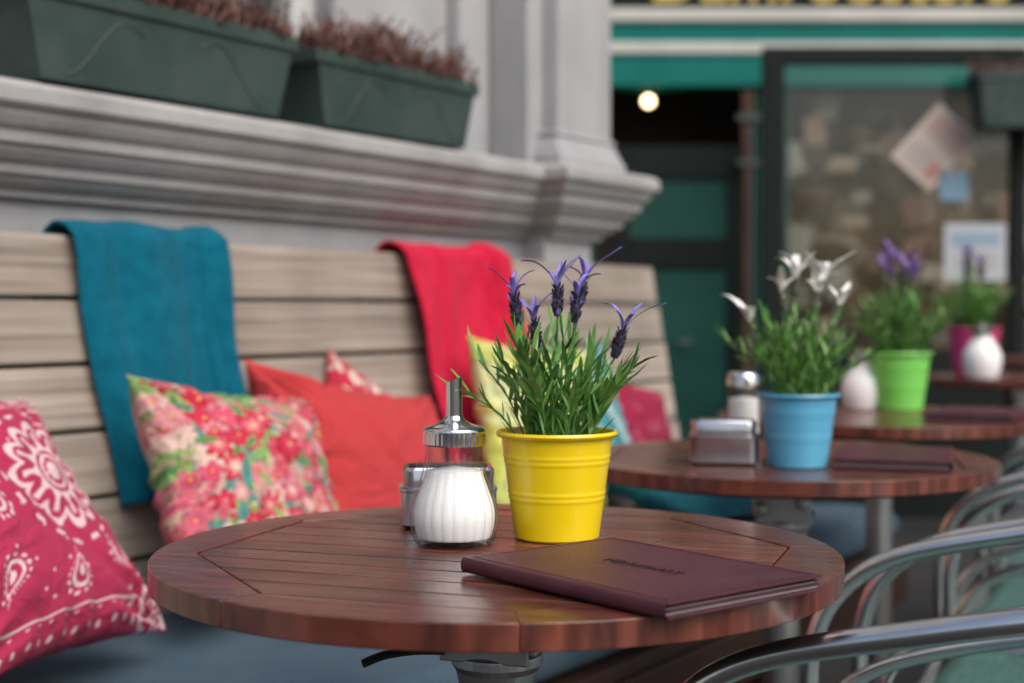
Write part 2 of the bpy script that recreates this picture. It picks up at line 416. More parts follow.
def rounded_slab(L,Wd,H,nx=60,ny=14,r=.028,amp=.004,seed=1):
    rs=np.random.RandomState(seed); ph=rs.rand(6)*6
    g=G(); vs=[];fs=[]
    def edge(t,Lh,r):
        d=Lh-abs(t); return 1.0 if d>=r else math.sqrt(max(0,1-((r-d)/r)**2))
    xs=[-L/2+L*i/nx for i in range(nx+1)]
    base=[-1,-.985,-.95,-.9]+[(-.8+1.6*i/10) for i in range(11)]+[.9,.95,.985,1]
    ys=[b*Wd/2 for b in base]; m=len(ys)
    for s in (1,-1):
        for x in xs:
            for y in ys:
                e=edge(y,Wd/2,r)*edge(x,L/2,r)
                wv=amp*(math.sin(x*9+ph[0])+math.sin(y*21+x*4+ph[1])+.5*math.sin(x*31+y*7+ph[2])) if s>0 else 0
                vs.append((x,y,s*(H/2*(.35+.65*e) )+wv*e))
    o=(nx+1)*m
    for i in range(nx):
        for j in range(m-1):
            a=i*m+j; fs.append((a,a+m,a+m+1,a+1)); fs.append((o+a,o+a+1,o+a+m+1,o+a+m))
        fs.append((i*m,i*m+o,(i+1)*m+o,(i+1)*m)); a=i*m+m-1; fs.append((a,a+m,a+m+o,a+o))
    for j in range(m-1):
        fs.append((j,j+1,j+1+o,j+o)); a=nx*m+j; fs.append((a,a+o,a+1+o,a+1))
    g.add(vs,fs); return g
Rw=Matrix.Rotation(WR,4,'Z'); 
def Wp(a,b,z): return Matrix.Translation(WO)@Rw@Vector((a,-b,z))
for a0,a1 in ((-1.58,-.62),(-.61,.72),(.73,1.62)):
    g=rounded_slab(a1-a0,.54,.075,seed=int(a1*10)+20)
    c=mk("seat_cushion",g,M['cushion'],loc=Wp((a0+a1)/2,.375,.466),rot=(0,0,WR),smooth=60)
    tag(c,"slate blue upholstered seat cushion lying on the bench","cushion","seat cushions along the bench")

# ---------------------------------------------------------------- blankets
def blanket(name,a0,a1,zend,material,label,seed,shiftbot=(0,0),zslope=0.,fold=.012):
    rs=np.random.RandomState(seed); ph=rs.rand(8)*6.28
    nx,nt_=70,90
    path=[( -.055,.86),(-.052,.95),(-.046,1.03),(-.036,1.064),(-.018,1.074),(0.0,1.071),(.016,1.058)]
    z=1.05; 
    while z>zend: z-=.01; path.append((bf(z)+.016,z))
    P=[Vector((p[0],p[1],0)) for p in path]
    cum=[0]
    for i in range(1,len(P)): cum.append(cum[-1]+(P[i]-P[i-1]).length)
    pts=[]
    for k in range(nt_+1):
        s=cum[-1]*k/nt_; i=max(j for j in range(len(cum)) if cum[j]<=s+1e-9); i=min(i,len(P)-2)
        pts.append((P[i].lerp(P[i+1],(s-cum[i])/(cum[i+1]-cum[i])),s))
    g=G();vs=[];fs=[]
    top_s=.23
    for q,s in pts:
        hang=max(0,(s-top_s)/(cum[-1]-top_s))
        for i in range(nx+1):
            u=i/nx
            a=(a0+(a1-a0)*u)+ (shiftbot[0]*(1-u)+shiftbot[1]*u)*hang
            a+=.004*math.sin(s*18+ph[0])
            wv=fold*(.22+hang**.7)*( .9*math.sin(u*7.5+ph[1]+s*1.5)+.6*math.sin(u*13+ph[2]-s*3)+.25*math.sin(u*23+ph[3]+s*5))
            wv+= .003*math.sin(s*30+u*5+ph[4])
            wv=max(wv,-.010)+ .006
            if u>.84: wv+=.010*min(1,(u-.84)/.03)
            b=q.x; zz=q.y
            if s<top_s-.02 and b<-.03: b-=max(0,wv)*.3
            elif b<.0: zz+=max(0,wv)*.5
            else: b+=wv
            if hang>0: zz+= zslope*(u-.5)*hang + .004*math.sin(u*11+ph[5])*hang
            vs.append((a,-b,zz))
    for j in range(nt_):
        for i in range(nx):
            q=j*(nx+1)+i; fs.append((q,q+1,q+nx+2,q+nx+1))
    g.add(vs,fs)
    o=mk(name,g,material,loc=WO,rot=(0,0,WR),smooth=80)
    md=o.modifiers.new("thick",'SOLIDIFY'); md.thickness=.005; md.offset=1
    return tag(o,label,"blanket","fleece blankets on the bench")
blanket("blanket",-.17,.125,.68,M['teal'],"teal fleece blanket folded over the bench backrest",3,(.045,-.005),.03,.020)
blanket("blanket",.61,.94,.64,M['red'],"crimson red fleece blanket folded over the bench backrest",11,(.01,.02),.0,.022)

# ---------------------------------------------------------------- pillows
def pat_solid(c,c2=None,sc=9.):
    def f(X,Y):
        return np.ones(X.shape+(3,))*np.array(c)
    return f
def pat_bandana(X,Y):
    o=np.ones(X.shape+(3,))*np.array((.42,.030,.090)); wht=np.array((.74,.55,.57))
    def put(m,c=wht): o[m]=c
    def med(cx,cy,s,n=12):
        r=np.hypot(X-cx,Y-cy)/s; t=np.arctan2(Y-cy,X-cx)
        pet=.72+.22*np.abs(np.cos(t*n/2))
        put((r<pet)&(r>pet-.13)); put((r<.47+.06*np.cos(n*t))&(r>.36)); put((np.abs(np.cos(t*n/2))>.93)&(r>.45)&(r<.7)); put(r<.15); put((r<.29)&(r>.23))
        put((np.abs(r-.86)<.07)&(np.cos(t*n)>.82))
        rr=np.abs(r-1.12); put((rr<.04)&(np.cos(t*n*1.5)>.2))
    med(0.36,0.16,.46,12); med(-.95,.95,.3);med(.95,.95,.3);med(-.95,-.95,.3);med(.95,-.95,.3)
    for cx,cy,ro in ((-.5,.45,.6),(-.45,-.5,4.),(.66,-.52,5.2),(0.15,-.58,1.2),(-.42,0,3.),(.05,.80,1.8)):
        x=(X-cx)*math.cos(ro)+(Y-cy)*math.sin(ro); y=-(X-cx)*math.sin(ro)+(Y-cy)*math.cos(ro)
        y2=y-1.6*x*x
        d=np.hypot(x/ .13, y2/(.055*np.clip(1.1-(x/.17),.2,1.6)))
        put((d<1)&(d>.75)); put(d<.34)
        put((np.abs(d-1.32)<.1)&(np.sin(np.arctan2(y2,x)*16)>.1))
    gx=((X*9)%1)-.5; gy=((Y*9)%1)-.5
    edge=(np.abs(X)>.84)|(np.abs(Y)>.84)
    put((np.hypot(gx,gy)<.16)&edge)
    put((np.abs(np.maximum(np.abs(X),np.abs(Y))-.81)<.009))
    rs=np.random.RandomState(3)
    for k in range(60):
        cx,cy=rs.uniform(-.78,.78,2); put(np.hypot(X-cx,Y-cy)<.011)
    return o
def pat_floral(seed,base,flcols,leaf,n=60,s0=.16,s1=.34):
    def f(X,Y):
        rs=np.random.RandomState(seed); o=np.ones(X.shape+(3,))*np.array(base)
        def lv(k):
            cx,cy=rs.uniform(-1,1,2); a=rs.uniform(0,6.28); l=rs.uniform(.5,1.1)*s1; wd=l*.3
            x=(X-cx)*math.cos(a)+(Y-cy)*math.sin(a); y=-(X-cx)*math.sin(a)+(Y-cy)*math.cos(a)
            y=y-.8*x*x
            m=(np.abs(y)<wd*(1-(x/l)**2))&(np.abs(x)<l); o[m]=np.array(leaf[rs.randint(len(leaf))])
            m2=m&(np.abs(y)<.008); o[m2]*=.6
        for k in range(n*2): lv(k)
        for k in range(n):
            cx,cy=rs.uniform(-1,1,2); s=rs.uniform(s0,s1); nn=rs.randint(5,9); ph=rs.uniform(0,6)
            r=np.hypot(X-cx,Y-cy)/s; t=np.arctan2(Y-cy,X-cx)+.5*r
            pet=.55+.45*np.abs(np.cos(t*nn/2+ph))
            c=np.array(flcols[rs.randint(len(flcols))]); c2=np.array(flcols[rs.randint(len(flcols))])
            o[r<pet]=c
            o[(r<pet*.97)&(r>pet*.86)]=c*.55
            o[r<pet*.55]=c*.5+c2*.5
            o[(r<.25)]=c2
            o[(r<.1)]=np.array((.75,.55,.12))
            if k%3==0: lv(k)
        return o
    return f
def pat_stripe(cols,n):
    def f(X,Y):
        o=np.zeros(X.shape+(3,)); k=(np.floor((X+.15*np.sin(Y*4)+1)*n)).astype(int)%len(cols)
        for i,c in enumerate(cols): o[k==i]=c
        return o
    return f

FAB=attr_mat("printed_cotton")
def pillow(a,b,z,size,thick,lean,yaw,roll,paint,label,seed,N=150,asp=1.):
    rs=np.random.RandomState(seed)
    t=np.linspace(-1,1,N); t=np.sign(t)*np.abs(t)**.92
    U,V=np.meshgrid(t,t,indexing='ij')
    pin=.13
    X=size/2*U*(1-pin*(1-V**2)*np.abs(U)); Z=size/2*asp*V*(1-pin*(1-U**2)*np.abs(V))
    T=thick/2*np.power(np.clip((1-np.abs(U)**2.6)*(1-np.abs(V)**2.6),0,1),.52)
    W=np.zeros_like(U)
    for k in range(7):
        fx,fy=rs.uniform(-5,5,2); W+=np.sin(U*fx+V*fy+rs.rand()*6)/7
    ang=np.arctan2(np.abs(V)-1.0,np.abs(U)-1.0)
    cr=np.exp(-((np.abs(U)-1)**2+(np.abs(V)-1)**2)*3.0)*np.sin(ang*16+rs.rand()*6)
    sm=np.exp(-(1-np.abs(U))*6)*np.sin(V*17+rs.rand()*6+3*np.sin(V*5))+np.exp(-(1-np.abs(V))*6)*np.sin(U*17+rs.rand()*6+3*np.sin(U*4))
    # soft diagonal slump folds
    f1=rs.uniform(.5,1.2); fold=np.exp(-((U*f1+V-.1+.15*np.sin(U*3))/.13)**2)*(1-U**2)
    verts=[]
    for s in (-1,1):
        W2=W if s<0 else -W
        Yc=s*(T+ (thick*.14*W2+ thick*.06*cr+thick*.065*sm-thick*.06*fold)*np.clip(T/(thick*.25),0,1))
        verts.append(np.stack([X,Yc,Z],-1).reshape(-1,3))
    P=np.concatenate(verts)
    idx=np.arange(N*N).reshape(N,N)
    q=np.stack([idx[:-1,:-1],idx[1:,:-1],idx[1:,1:],idx[:-1,1:]],-1).reshape(-1,4)
    fs=q.tolist()+(q[:,::-1]+N*N).tolist()
    me=bpy.data.meshes.new("pillow"); me.from_pydata(P.tolist(),[],fs)
    C=paint(U,V); Cc=np.ones((2,N*N,4),dtype=np.float32); Cc[:,:,:3]=C.reshape(1,-1,3)
    ca=me.color_attributes.new("Col",'FLOAT_COLOR','POINT'); ca.data.foreach_set("color",Cc.ravel())
    bm=bmesh.new(); bm.from_mesh(me); bmesh.ops.remove_doubles(bm,verts=[v for v in bm.verts if v.is_boundary],dist=1e-5); bm.to_mesh(me); bm.free()
    me.polygons.foreach_set("use_smooth",[True]*len(me.polygons)); me.materials.append(FAB)
    o=bpy.data.objects.new("pillow",me); COL.objects.link(o)
    mtx=Matrix.Translation(Wp(a,b,z))@Matrix.Rotation(WR+R(yaw),4,'Z')@Matrix.Rotation(R(-lean),4,'X')@Matrix.Rotation(R(roll),4,'Y')
    o.matrix_world=mtx
    return tag(o,label,"pillow","scatter pillows on the bench")
pillow(-.478,.255,.688,.37,.16,38,12,0,pat_bandana,"crimson bandana print pillow with white paisley leaning on the bench back",1,N=260)
FL=pat_floral(5,(.55,.36,.30),[(.58,.03,.07),(.64,.09,.16),(.70,.28,.30),(.52,.02,.05),(.66,.16,.22),(.72,.52,.46)],[(.12,.30,.10),(.25,.42,.14),(.10,.28,.25),(.35,.45,.15)],190,.07,.16)
pillow(-.045,.25,.690,.34,.15,30,2,10,FL,"red, green and cream floral pillow leaning on the bench back",2,N=230)
pillow(.29,.19,.650,.42,.15,27,-4,12,pat_solid((.50,.045,.050)),"plain coral red pillow leaning on the bench back",3)
pillow(.43,.085,.70,.28,.08,14,0,28,pat_floral(9,(.50,.03,.06),[(.75,.68,.62),(.6,.05,.1),(.7,.5,.45)],[(.55,.10,.12),(.6,.45,.42)],70,.07,.14),"red pillow with small white print tucked behind the coral pillow",4)
pillow(.84,.18,.71,.36,.12,14,-6,6,pat_floral(12,(.62,.66,.14),[(.72,.72,.22),(.66,.70,.35)],[(.48,.58,.12),(.6,.66,.2)],14,.2,.4),"lime yellow pillow leaning on the bench back",5)
pillow(1.02,.17,.70,.34,.10,14,-2,-8,pat_stripe([(.10,.36,.42),(.05,.25,.32),(.40,.55,.50)],6),"turquoise patterned pillow leaning on the bench back",6)
pillow(1.27,.17,.665,.28,.10,20,0,14,pat_floral(21,(.30,.015,.055),[(.34,.03,.08),(.38,.06,.12)],[(.26,.012,.045)],30,.08,.16),"dark crimson pillow at the end of the bench",7)
pillow(1.16,.36,.562,.34,.10,72,10,12,pat_solid((.02,.16,.22)),"teal pillow lying flat on the blue seat cushion",8)

# ---------------------------------------------------------------- planters on the ledge
def spikes(g,n,L,Wd,h0,h1,z0,seed,mi=0):
    rs=random.Random(seed)
    for i in range(n):
        x=rs.uniform(-L/2,L/2); y=rs.uniform(-Wd/2,Wd/2)
        clump=.70+.28*math.sin(x*19+seed)*math.cos(y*20)+.12*math.sin(x*47)
        h=rs.uniform(h0,h1)*clump
        lx,ly=rs.gauss(0,.36)*h,rs.gauss(0,.36)*h
        r=rs.uniform(.001,.002)
        p0=Vector((x,y,z0)); p1=p0+Vector((lx,ly,h))
        g.add(*tube([p0,p0.lerp(p1,.5)+Vector((0,0,.01)),p1],[r*.6,r*1.2,r*.4],4),mi)
        for k in range(22):
            t=rs.uniform(.2,1.04); q=p0.lerp(p1,t); d=Vector((rs.gauss(0,1),rs.gauss(0,1),rs.uniform(-.2,1.2))).normalized()*rs.uniform(.005,.013)
            s=Vector((-d.y,d.x,rs.uniform(-.004,.004))).normalized()*rs.uniform(.0015,.003)
            g.add([q-s,q+s,q+d+s*.4,q+d-s*.4],[(0,1,2,3)],mi)
def planter(name,L,Wd,H,loc,rotz,label,group,seed,parent=None,nh=1100):
    e=empty(name,loc,rotz,label,"planter",group)
    t=.012; g=G(); ins=.86
    def ring(L_,W_,z): return [(-L_/2,-W_/2,z),(L_/2,-W_/2,z),(L_/2,W_/2,z),(-L_/2,W_/2,z)]
    vs=ring(L*ins,Wd*ins,0)+ring(L*.96,Wd*.94,H*.82)+ring(L,Wd,H*.82+.001)+ring(L,Wd,H)+ring(L-2*t,Wd-2*t,H)+ring(L-2*t,Wd-2*t,H*.8)
    fs=[(3,2,1,0)]
    for k in range(5):
        for i in range(4): a=k*4+i;b=k*4+(i+1)%4; fs.append((a,b,b+4,a+4))
    fs.append((20,21,22,23)); g.add(vs,fs)
    mk("trough",g,M['planter'],e,bevel=.005)
    for s,cx in ((-1,-.10*L),(1,.10*L)):
        g=G(); pts=[]
        for k in range(14):
            u=k/13; x=cx+s*u*L*.26; z=H*(.62-.35*u+.2*math.sin(u*5)); y=-(Wd*(ins+(.94-ins)*z/(H*.82)))/2+.0006
            pts.append((x,y,z))
        g.add(*tube(pts,.0024,6))
        mk("ornament",g,M['planter'],e,smooth=True)
    g=G(); g.add(*box(-L/2+.02,L/2-.02,-Wd/2+.02,Wd/2-.02,H*.7,H*.86)); mk("soil",g,M['soil'],e)
    g=G(); spikes(g,nh,L*.96,Wd*.92,.05,.125,H*.84,seed); h=mk("heather",g,M['heather'],e,fix=False); h["kind"]="stuff"
    return e
planter("window_planter",.56,.17,.138,Wp(.015,.045-.085,1.272),WR,"dark green plastic trough with dried reddish heather on the ledge","planters on the window ledge",1)
planter("window_planter",.49,.17,.130,Wp(.585,.045-.085,1.272),WR,"dark green plastic trough with dried reddish heather on the ledge","planters on the window ledge",2)

# ---------------------------------------------------------------- tables
def clip(poly,nx,ny,d):
    out=[]
    for i in range(len(poly)):
        p=poly[i];q=poly[(i+1)%len(poly)]; a=nx*p[0]+ny*p[1]-d; b=nx*q[0]+ny*q[1]-d
        if a<=0: out.append(p)
        if a*b<0: t=a/(a-b); out.append((p[0]+(q[0]-p[0])*t,p[1]+(q[1]-p[1])*t))
    return out
def make_table(loc,rot,label):
    e=empty("bistro_table",loc,rot,label,"table","round terrace tables")
    H=.74; Rr=.294; TH=.020
    g=G(); Ro=.256; gap=.0028
    octo=[(Ro*math.cos(R(22.5+45*i)),Ro*math.sin(R(22.5+45*i))) for i in range(8)]
    ap=Ro*math.cos(R(22.5))
    rs=random.Random(4)
    nsl=11; wd=2*ap/nsl
    for i in range(nsl):
        y0=-ap+i*wd; p=clip(octo,0,1,y0+wd-gap/2); p=clip(p,0,-1,-(y0+gap/2))
        if len(p)>2: g.add(*prism(p,H-TH*.85,H-.0006),tone=rs.random())
    for s in range(8):
        a0=22.5+45*s; a1=a0+45; e_=.02
        pts=[]
        for k in range(17):
            a=R(a0+e_+(45-2*e_)*k/16); pts.append((Rr*math.cos(a),Rr*math.sin(a)))
        i0=Ro+.0026
        i1=[(i0*math.cos(R(a1-e_)),i0*math.sin(R(a1-e_))),(i0*math.cos(R(a0+e_)),i0*math.sin(R(a0+e_)))]
        g.add(*prism(pts+i1,H-TH,H),tone=.40+.18*rs.random())
    mk("table_top",g,M['table'],e,bevel=.0010,bseg=3,colors=True,smooth=30)
    g=G(); g.add(*lathe([(.0,H-TH-.006),(.265,H-TH-.006),(.265,H-TH*.86),(0,H-TH*.86)],48,close=False)); 
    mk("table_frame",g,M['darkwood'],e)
    g=G(); g.add(*lathe([(.024,.03),(.024,H-.10)],24)); mk("column",g,M['steel'],e,smooth=True)
    g=G()
    g.add(*box(-.06,.06,-.03,.03,H-TH-.012,H-TH-.0065))
    g.add(*box(-.040,.040,-.036,-.031,H-.092,H-TH-.012)); g.add(*box(-.040,.040,.031,.036,H-.092,H-TH-.012))
    g.add(*box(-.045,.045,-.030,.030,H-.084,H-.079))
    g.add(*lathe([(.026,H-.125),(.032,H-.122),(.036,H-.104),(.040,H-.098),(.040,H-.090),(.030,H-.0845)],32))
    g.add(*tube([(-.028,-.046,H-.070),(-.028,.046,H-.070)],.006,10)); g.add(*tube([(.028,-.046,H-.060),(.028,.046,H-.060)],.006,10))
    g.add(*lathe([(0,-.004),(.010,-.004),(.010,.0),(.007,.003),(0,.004)],12,close=False),mtx=Matrix.Translation((-.028,-.047,H-.070))@Matrix.Rotation(R(90),4,'X'))
    g.add(*lathe([(0,-.004),(.010,-.004),(.010,.0),(.007,.003),(0,.004)],12,close=False),mtx=Matrix.Translation((.028,-.047,H-.060))@Matrix.Rotation(R(90),4,'X'))
    mk("bracket",g,M['steel'],e,bevel=.0015)
    g=G(); g.add(*tube(smooth_path([(-.036,-.032,H-.084),(-.060,-.040,H-.084),(-.085,-.049,H-.088),(-.102,-.056,H-.095)],4),.0065,8,.6)); mk("lever",g,M['black'],e,smooth=True)
    for k in range(4):
        g=G(); g.add(*tube([(0.0,0,.035),(.15,0,.03),(.24,0,.02)],[.018,.015,.012],12,.8)); g.add(*lathe([(.016,0),(.018,.003),(.018,.010),(.012,.014)],16),mtx=Matrix.Translation((.235,0,0)))
        mk("foot",g,M['steel'],e,rot=(0,0,R(45+90*k)),smooth=True)
    return e
t1=make_table((-.013,1.231,0),R(-19),"round varnished mahogany table carrying the yellow pot and a menu")
t2=copy_thing(t1,(.385,2.02,0),R(-12),"round slatted mahogany table carrying the blue pot")
t3=copy_thing(t1,(.68,2.63,.016),R(-30),"round slatted mahogany table carrying the lime green pot")
t4=copy_thing(t1,(1.5,4.2,.016),R(10),"round mahogany table carrying the pink pot")
t5=copy_thing(t1,(2.12,5.8,.016),R(10),"empty round mahogany table")

# ---------------------------------------------------------------- pots with artificial lavender
def leaf_blade(g,p,d,L,wd,rs,mi,curl=1.):
    up=Vector((0,0,1)); s=d.cross(up)
    if s.length<1e-3: s=Vector((1,0,0))
    s=s.normalized(); s=(s+Vector((rs.gauss(0,.4),rs.gauss(0,.4),rs.gauss(0,.4)))).normalized()
    bend=Vector((0,0,-1))*L*rs.uniform(-.22,.32)*curl + s*L*rs.uniform(-.12,.12)*curl
    P=[p,p+d*L*.3+bend*.06,p+d*L*.62+bend*.32,p+d*L*.86+bend*.7,p+d*L+bend]
    ws=[wd*.4,wd*.95,wd,wd*.6,wd*.06]
    vs=[]
    for q,w_ in zip(P,ws): vs+= [q-s*w_/2,q+s*w_/2]
    g.add(vs,[(0,1,3,2),(2,3,5,4),(4,5,7,6),(6,7,9,8)],mi)
def potted(loc,rotz,potmat,petal,flowers,label,seed,sc=1.,nst=40,top_r=.0545,base_r=.0385,ph=.098,bud='bud',pet=1.,tall=1.,spread=.85,pw=1.):
    rs=random.Random(seed)
    e=empty("potted_lavender",loc,rotz,label,"potted plant","potted artificial lavender on the tables")
    k=sc
    def bandr(z): return base_r+(top_r-.003-base_r)*z/ph
    prof=[(base_r-.003,.004),(base_r-.002,0),(base_r,.002)]
    for i in range(1,60):
        z=ph*i/60
        r=bandr(z)
        for zc in (.38,.43,.72,.77): r+=.0009*math.exp(-((z/ph-zc)/.012)**2)
        prof.append((r,z))
    prof+=[(top_r-.003,ph-.006),(top_r,ph-.005),(top_r+.0012,ph-.0025),(top_r,ph),(top_r-.002,ph),(top_r-.0035,ph-.003),(top_r-.006,ph-.018),(top_r-.010,ph-.030)]
    g=G(); g.add(*lathe([(r*k,z*k) for r,z in prof],72,close=False)); g.add(*lathe([(0,.004),((base_r-.003)*k,.004)],72,close=False))
    mk("pot",g,potmat,e,smooth=50)
    g=G(); g.add(*lathe([(0,(ph-.022)*k),((top_r-.0075)*k,(ph-.022)*k)],40,close=False)); mk("soil",g,M['soil'],e)
    g=G()
    for i in range(nst):
        a=i*2.39996+rs.uniform(-.4,.4); rr=min(1,math.sqrt((i+.5)/nst)+rs.uniform(-.1,.1))
        base=Vector((math.cos(a)*rr*.030,math.sin(a)*rr*.030,ph-.024))*k
        out=rr*rs.uniform(.3,1.0)*spread+rs.uniform(0,.1)
        L=rs.uniform(.072,.128)*(1.04-.15*rr)*tall
        tip=base+Vector((math.cos(a)*out*.076,math.sin(a)*out*.076,L*(1-.30*out)))*k
        mid=base.lerp(tip,.5)+Vector((-math.cos(a)*.006*out,-math.sin(a)*.006*out,.008))*k
        pth=smooth_path([base,mid,tip],4)
        g.add(*tube(pth,.0010*k,5),1)
        n=len(pth)
        for j in range(14):
            t=.14+.86*j/13; x=t*(n-1); i0=min(int(x),n-2); p=pth[i0].lerp(pth[i0+1],x-i0); tg=(pth[i0+1]-pth[i0]).normalized()
            az=j*2.4+rs.uniform(-.5,.5); side=Vector((math.cos(az),math.sin(az),0))
            d=(tg*rs.uniform(.6,1.1)+side*rs.uniform(.4,.8)+Vector((0,0,.25))).normalized()
            if j>11: d=(tg+side*.25).normalized()
            leaf_blade(g,p,d,rs.uniform(.018,.036)*k,rs.uniform(.0036,.0054)*k,rs,0 if rs.random()<.7 else 1)
    f=mk("foliage",g,[M['leaf'],M['leafd']],e,fix=False,smooth=80); f["kind"]="stuff"
    for (fx,fy,fz,tx,ty) in flowers:
        g=G(); b=Vector((fx*.3,fy*.3,ph-.02))*k; head=Vector((fx,fy,fz))*k
        tilt=Vector((tx,ty,1)).normalized()
        pth=smooth_path([b,b.lerp(head,.55)+Vector((0,0,.006)),head],5)
        g.add(*tube(pth,.0011*k,6),0)
        BL=.027*k
        g.add(*tube([head,head+tilt*BL*.3,head+tilt*BL*.7,head+tilt*BL],[.0028*k,.0050*k,.0042*k,.0018*k],8),1)
        for j in range(46):
            t=j/46; az=j*2.4; q=head+tilt*BL*t*.95; r0=(.0052-.002*abs(t-.4))*k
            side=Vector((math.cos(az),math.sin(az),0)); d=(side*.55+tilt).normalized()
            leaf_blade(g,q+side*r0*.6,d,.0075*k,.0030*k,rs,1 if rs.random()<.88 else 2)
        npet=rs.randint(4,6)
        az0=rs.uniform(0,6)
        for j in range(npet):
            az=az0+j*6.283/npet+rs.uniform(-.5,.5); side=Vector((math.cos(az),math.sin(az),0))
            q=head+tilt*BL*.9; L=rs.uniform(.016,.036)*k*pet; sp=rs.uniform(.5,1.15)
            P=[q,q+tilt*L*.45+side*L*.2*sp,q+tilt*L*.75+side*L*.55*sp,q+tilt*L*rs.uniform(.7,1.05)+side*L*.9*sp]
            P=smooth_path(P,3); nrm=side.cross(Vector((0,0,1))).normalized(); vs=[];fs=[]
            for i2,pp in enumerate(P):
                t=i2/(len(P)-1); w_=.0050*k*pet*pw*math.sin(math.pi*(.14+.83*t))
                vs+=[pp-nrm*w_/2,pp+tilt*-.0012*k,pp+nrm*w_/2]
            for i2 in range(len(P)-1):
                o=i2*3; fs+=[(o,o+1,o+4,o+3),(o+1,o+2,o+5,o+4)]
            g.add(vs,fs,2)
        mk("flower",g,[M['leafd'],M[bud],petal],e,fix=False)
    return e
def potpaint(n,c,c2): 
    return mat(n,c,.32,0,c2,6,bump=.03,bscale=15,coat=.3)
Y_=potpaint("yellow_enamel",(.82,.60,.0),(.86,.65,.004))
B_=potpaint("sky_blue_enamel",(.09,.38,.60),(.11,.42,.64))
Gn=potpaint("lime_green_enamel",(.18,.62,.10),(.21,.66,.12))
Pk=potpaint("pink_enamel",(.65,.05,.22),(.7,.07,.25))
fl1=[(-.036,-.01,.194,-.12,0),(-.018,.01,.172,-.1,.1),(.000,-.012,.202,0,0),(.016,.005,.196,.08,0),(.021,.03,.210,.2,.1),(.052,-.005,.164,.3,0)]
potted((.041,1.297,.74),R(0),Y_,M['violet'],fl1,"bright yellow metal pot of artificial lavender with violet flowers",3)
fl2=[(-.060,0,.168,-.25,0),(-.022,-.01,.208,-.15,0),(.000,.01,.226,.0,0),(.024,.0,.206,.1,0),(.046,-.01,.190,.3,0),(.034,.01,.226,.2,0)]
potted((.382,1.897,.74),R(10),B_,M['whitep'],fl2,"sky blue metal pot of artificial lavender with white flowers",8,bud='budg',pet=1.35,tall=1.15,spread=1.,nst=38,pw=1.5)
fl3=[(-.03,0,.20,-.2,0),(0,.01,.225,0,0),(.02,0,.21,.1,0),(.045,0,.19,.2,0),(-.015,.02,.215,0,.1),(.01,-.02,.20,0,0)]
potted((.752,2.76,.756),R(50),Gn,M['purplep'],fl3,"lime green metal pot of artificial lavender with purple flowers",12,1.15,bud='budg',tall=1.15,pet=1.3,pw=1.2)
potted((1.39,4.28,.756),R(90),Pk,M['purplep'],fl3,"pink metal pot of artificial lavender with purple flowers",15,1.45,bud='budg')

# ---------------------------------------------------------------- sugar dispensers
def dispenser(loc,label,spout=True,s=1.):
    e=empty("sugar_dispenser",loc,0,label,"sugar dispenser","sugar dispensers on the tables")
    def rib(i,t,r,z,amp=.022):
        k=1 if z<.076 else max(0,1-(z-.076)/.010)
        if z<.006: k=z/.006
        return r*(1+amp*k*(abs(math.cos(t*11))*2-1.2))
    outer=[(.0,.0015),(.030,.001),(.0345,.002),(.0358,.006),(.0378,.013),(.0392,.022),(.0388,.030),(.0365,.040),(.0325,.051),(.0290,.061),(.0266,.071),(.0254,.081),(.0254,.094)]
    outer=[tuple(p) for p in smooth_path([(r,z,0) for r,z in outer],3)]; outer=[(p[0],p[1]) for p in outer]
    g=G(); g.add(*lathe([(r*s,z*s) for r,z in outer],264,lambda i,t,r,z:rib(i,t,r,z/s),False))
    mk("glass_jar",g,M['glass'],e,smooth=70)
    inner=[(max(0,r-.0030),max(z,.005)) for r,z in outer if z>.062]
    g=G(); g.add(*lathe([(r*s,z*s) for r,z in inner],264,lambda i,t,r,z:rib(i,t,r,z/s,.012),False)); mk("jar_lining",g,M['glass'],e,smooth=70)
    lvl=.063
    pr=[(max(0,r-.0032),max(z,.0058)) for r,z in outer if z<lvl]; rl=pr[-1][0]
    pr+=[(rl*.97,lvl+.002),(rl*.6,lvl+.004),(0,lvl+.0065)]
    g=G(); g.add(*lathe([(r*s,z*s) for r,z in pr],264,lambda i,t,r,z:rib(i,t,r,z/s,.008),False))
    mk("sugar",g,M['sugar'],e,smooth=50)
    g=G(); 
    def kn(i,t,r,z): return r*(1+.012*math.cos(t*40)) if .0880*s<z<.0990*s else r
    g.add(*lathe([(r*s,z*s) for r,z in [(.0255,.088),(.0268,.0878),(.0274,.0888),(.0274,.0900),(.0274,.0985),(.0276,.0998),(.0276,.1018),(.0266,.1032),(.023,.1046),(.0165,.1066),(.011,.1090),(.0088,.1120),(.0080,.114)]],160,kn,False))
    mk("cap",g,M['chrome'],e,smooth=45)
    if spout:
        zt=.146; g=G()
        def sl(v): return [(x,y,z+(x*.35 if z>.13*s else 0)) for x,y,z in v]
        v,f=lathe([(.0060*s,zt*s),(.0072*s,zt*s),(.0072*s,.128*s),(.0074*s,.110*s)],32,None,False); g.add(sl(v),f)
        v,f=lathe([(.0060*s,zt*s),(.0060*s,.118*s),(0,.118*s)],32,None,False); g.add(sl(v),f)
        mk("spout",g,M['chrome'],e,smooth=50)
    return e
dispenser((-.0515,1.262,.74),"ribbed glass sugar dispenser with chrome cap and pouring spout")
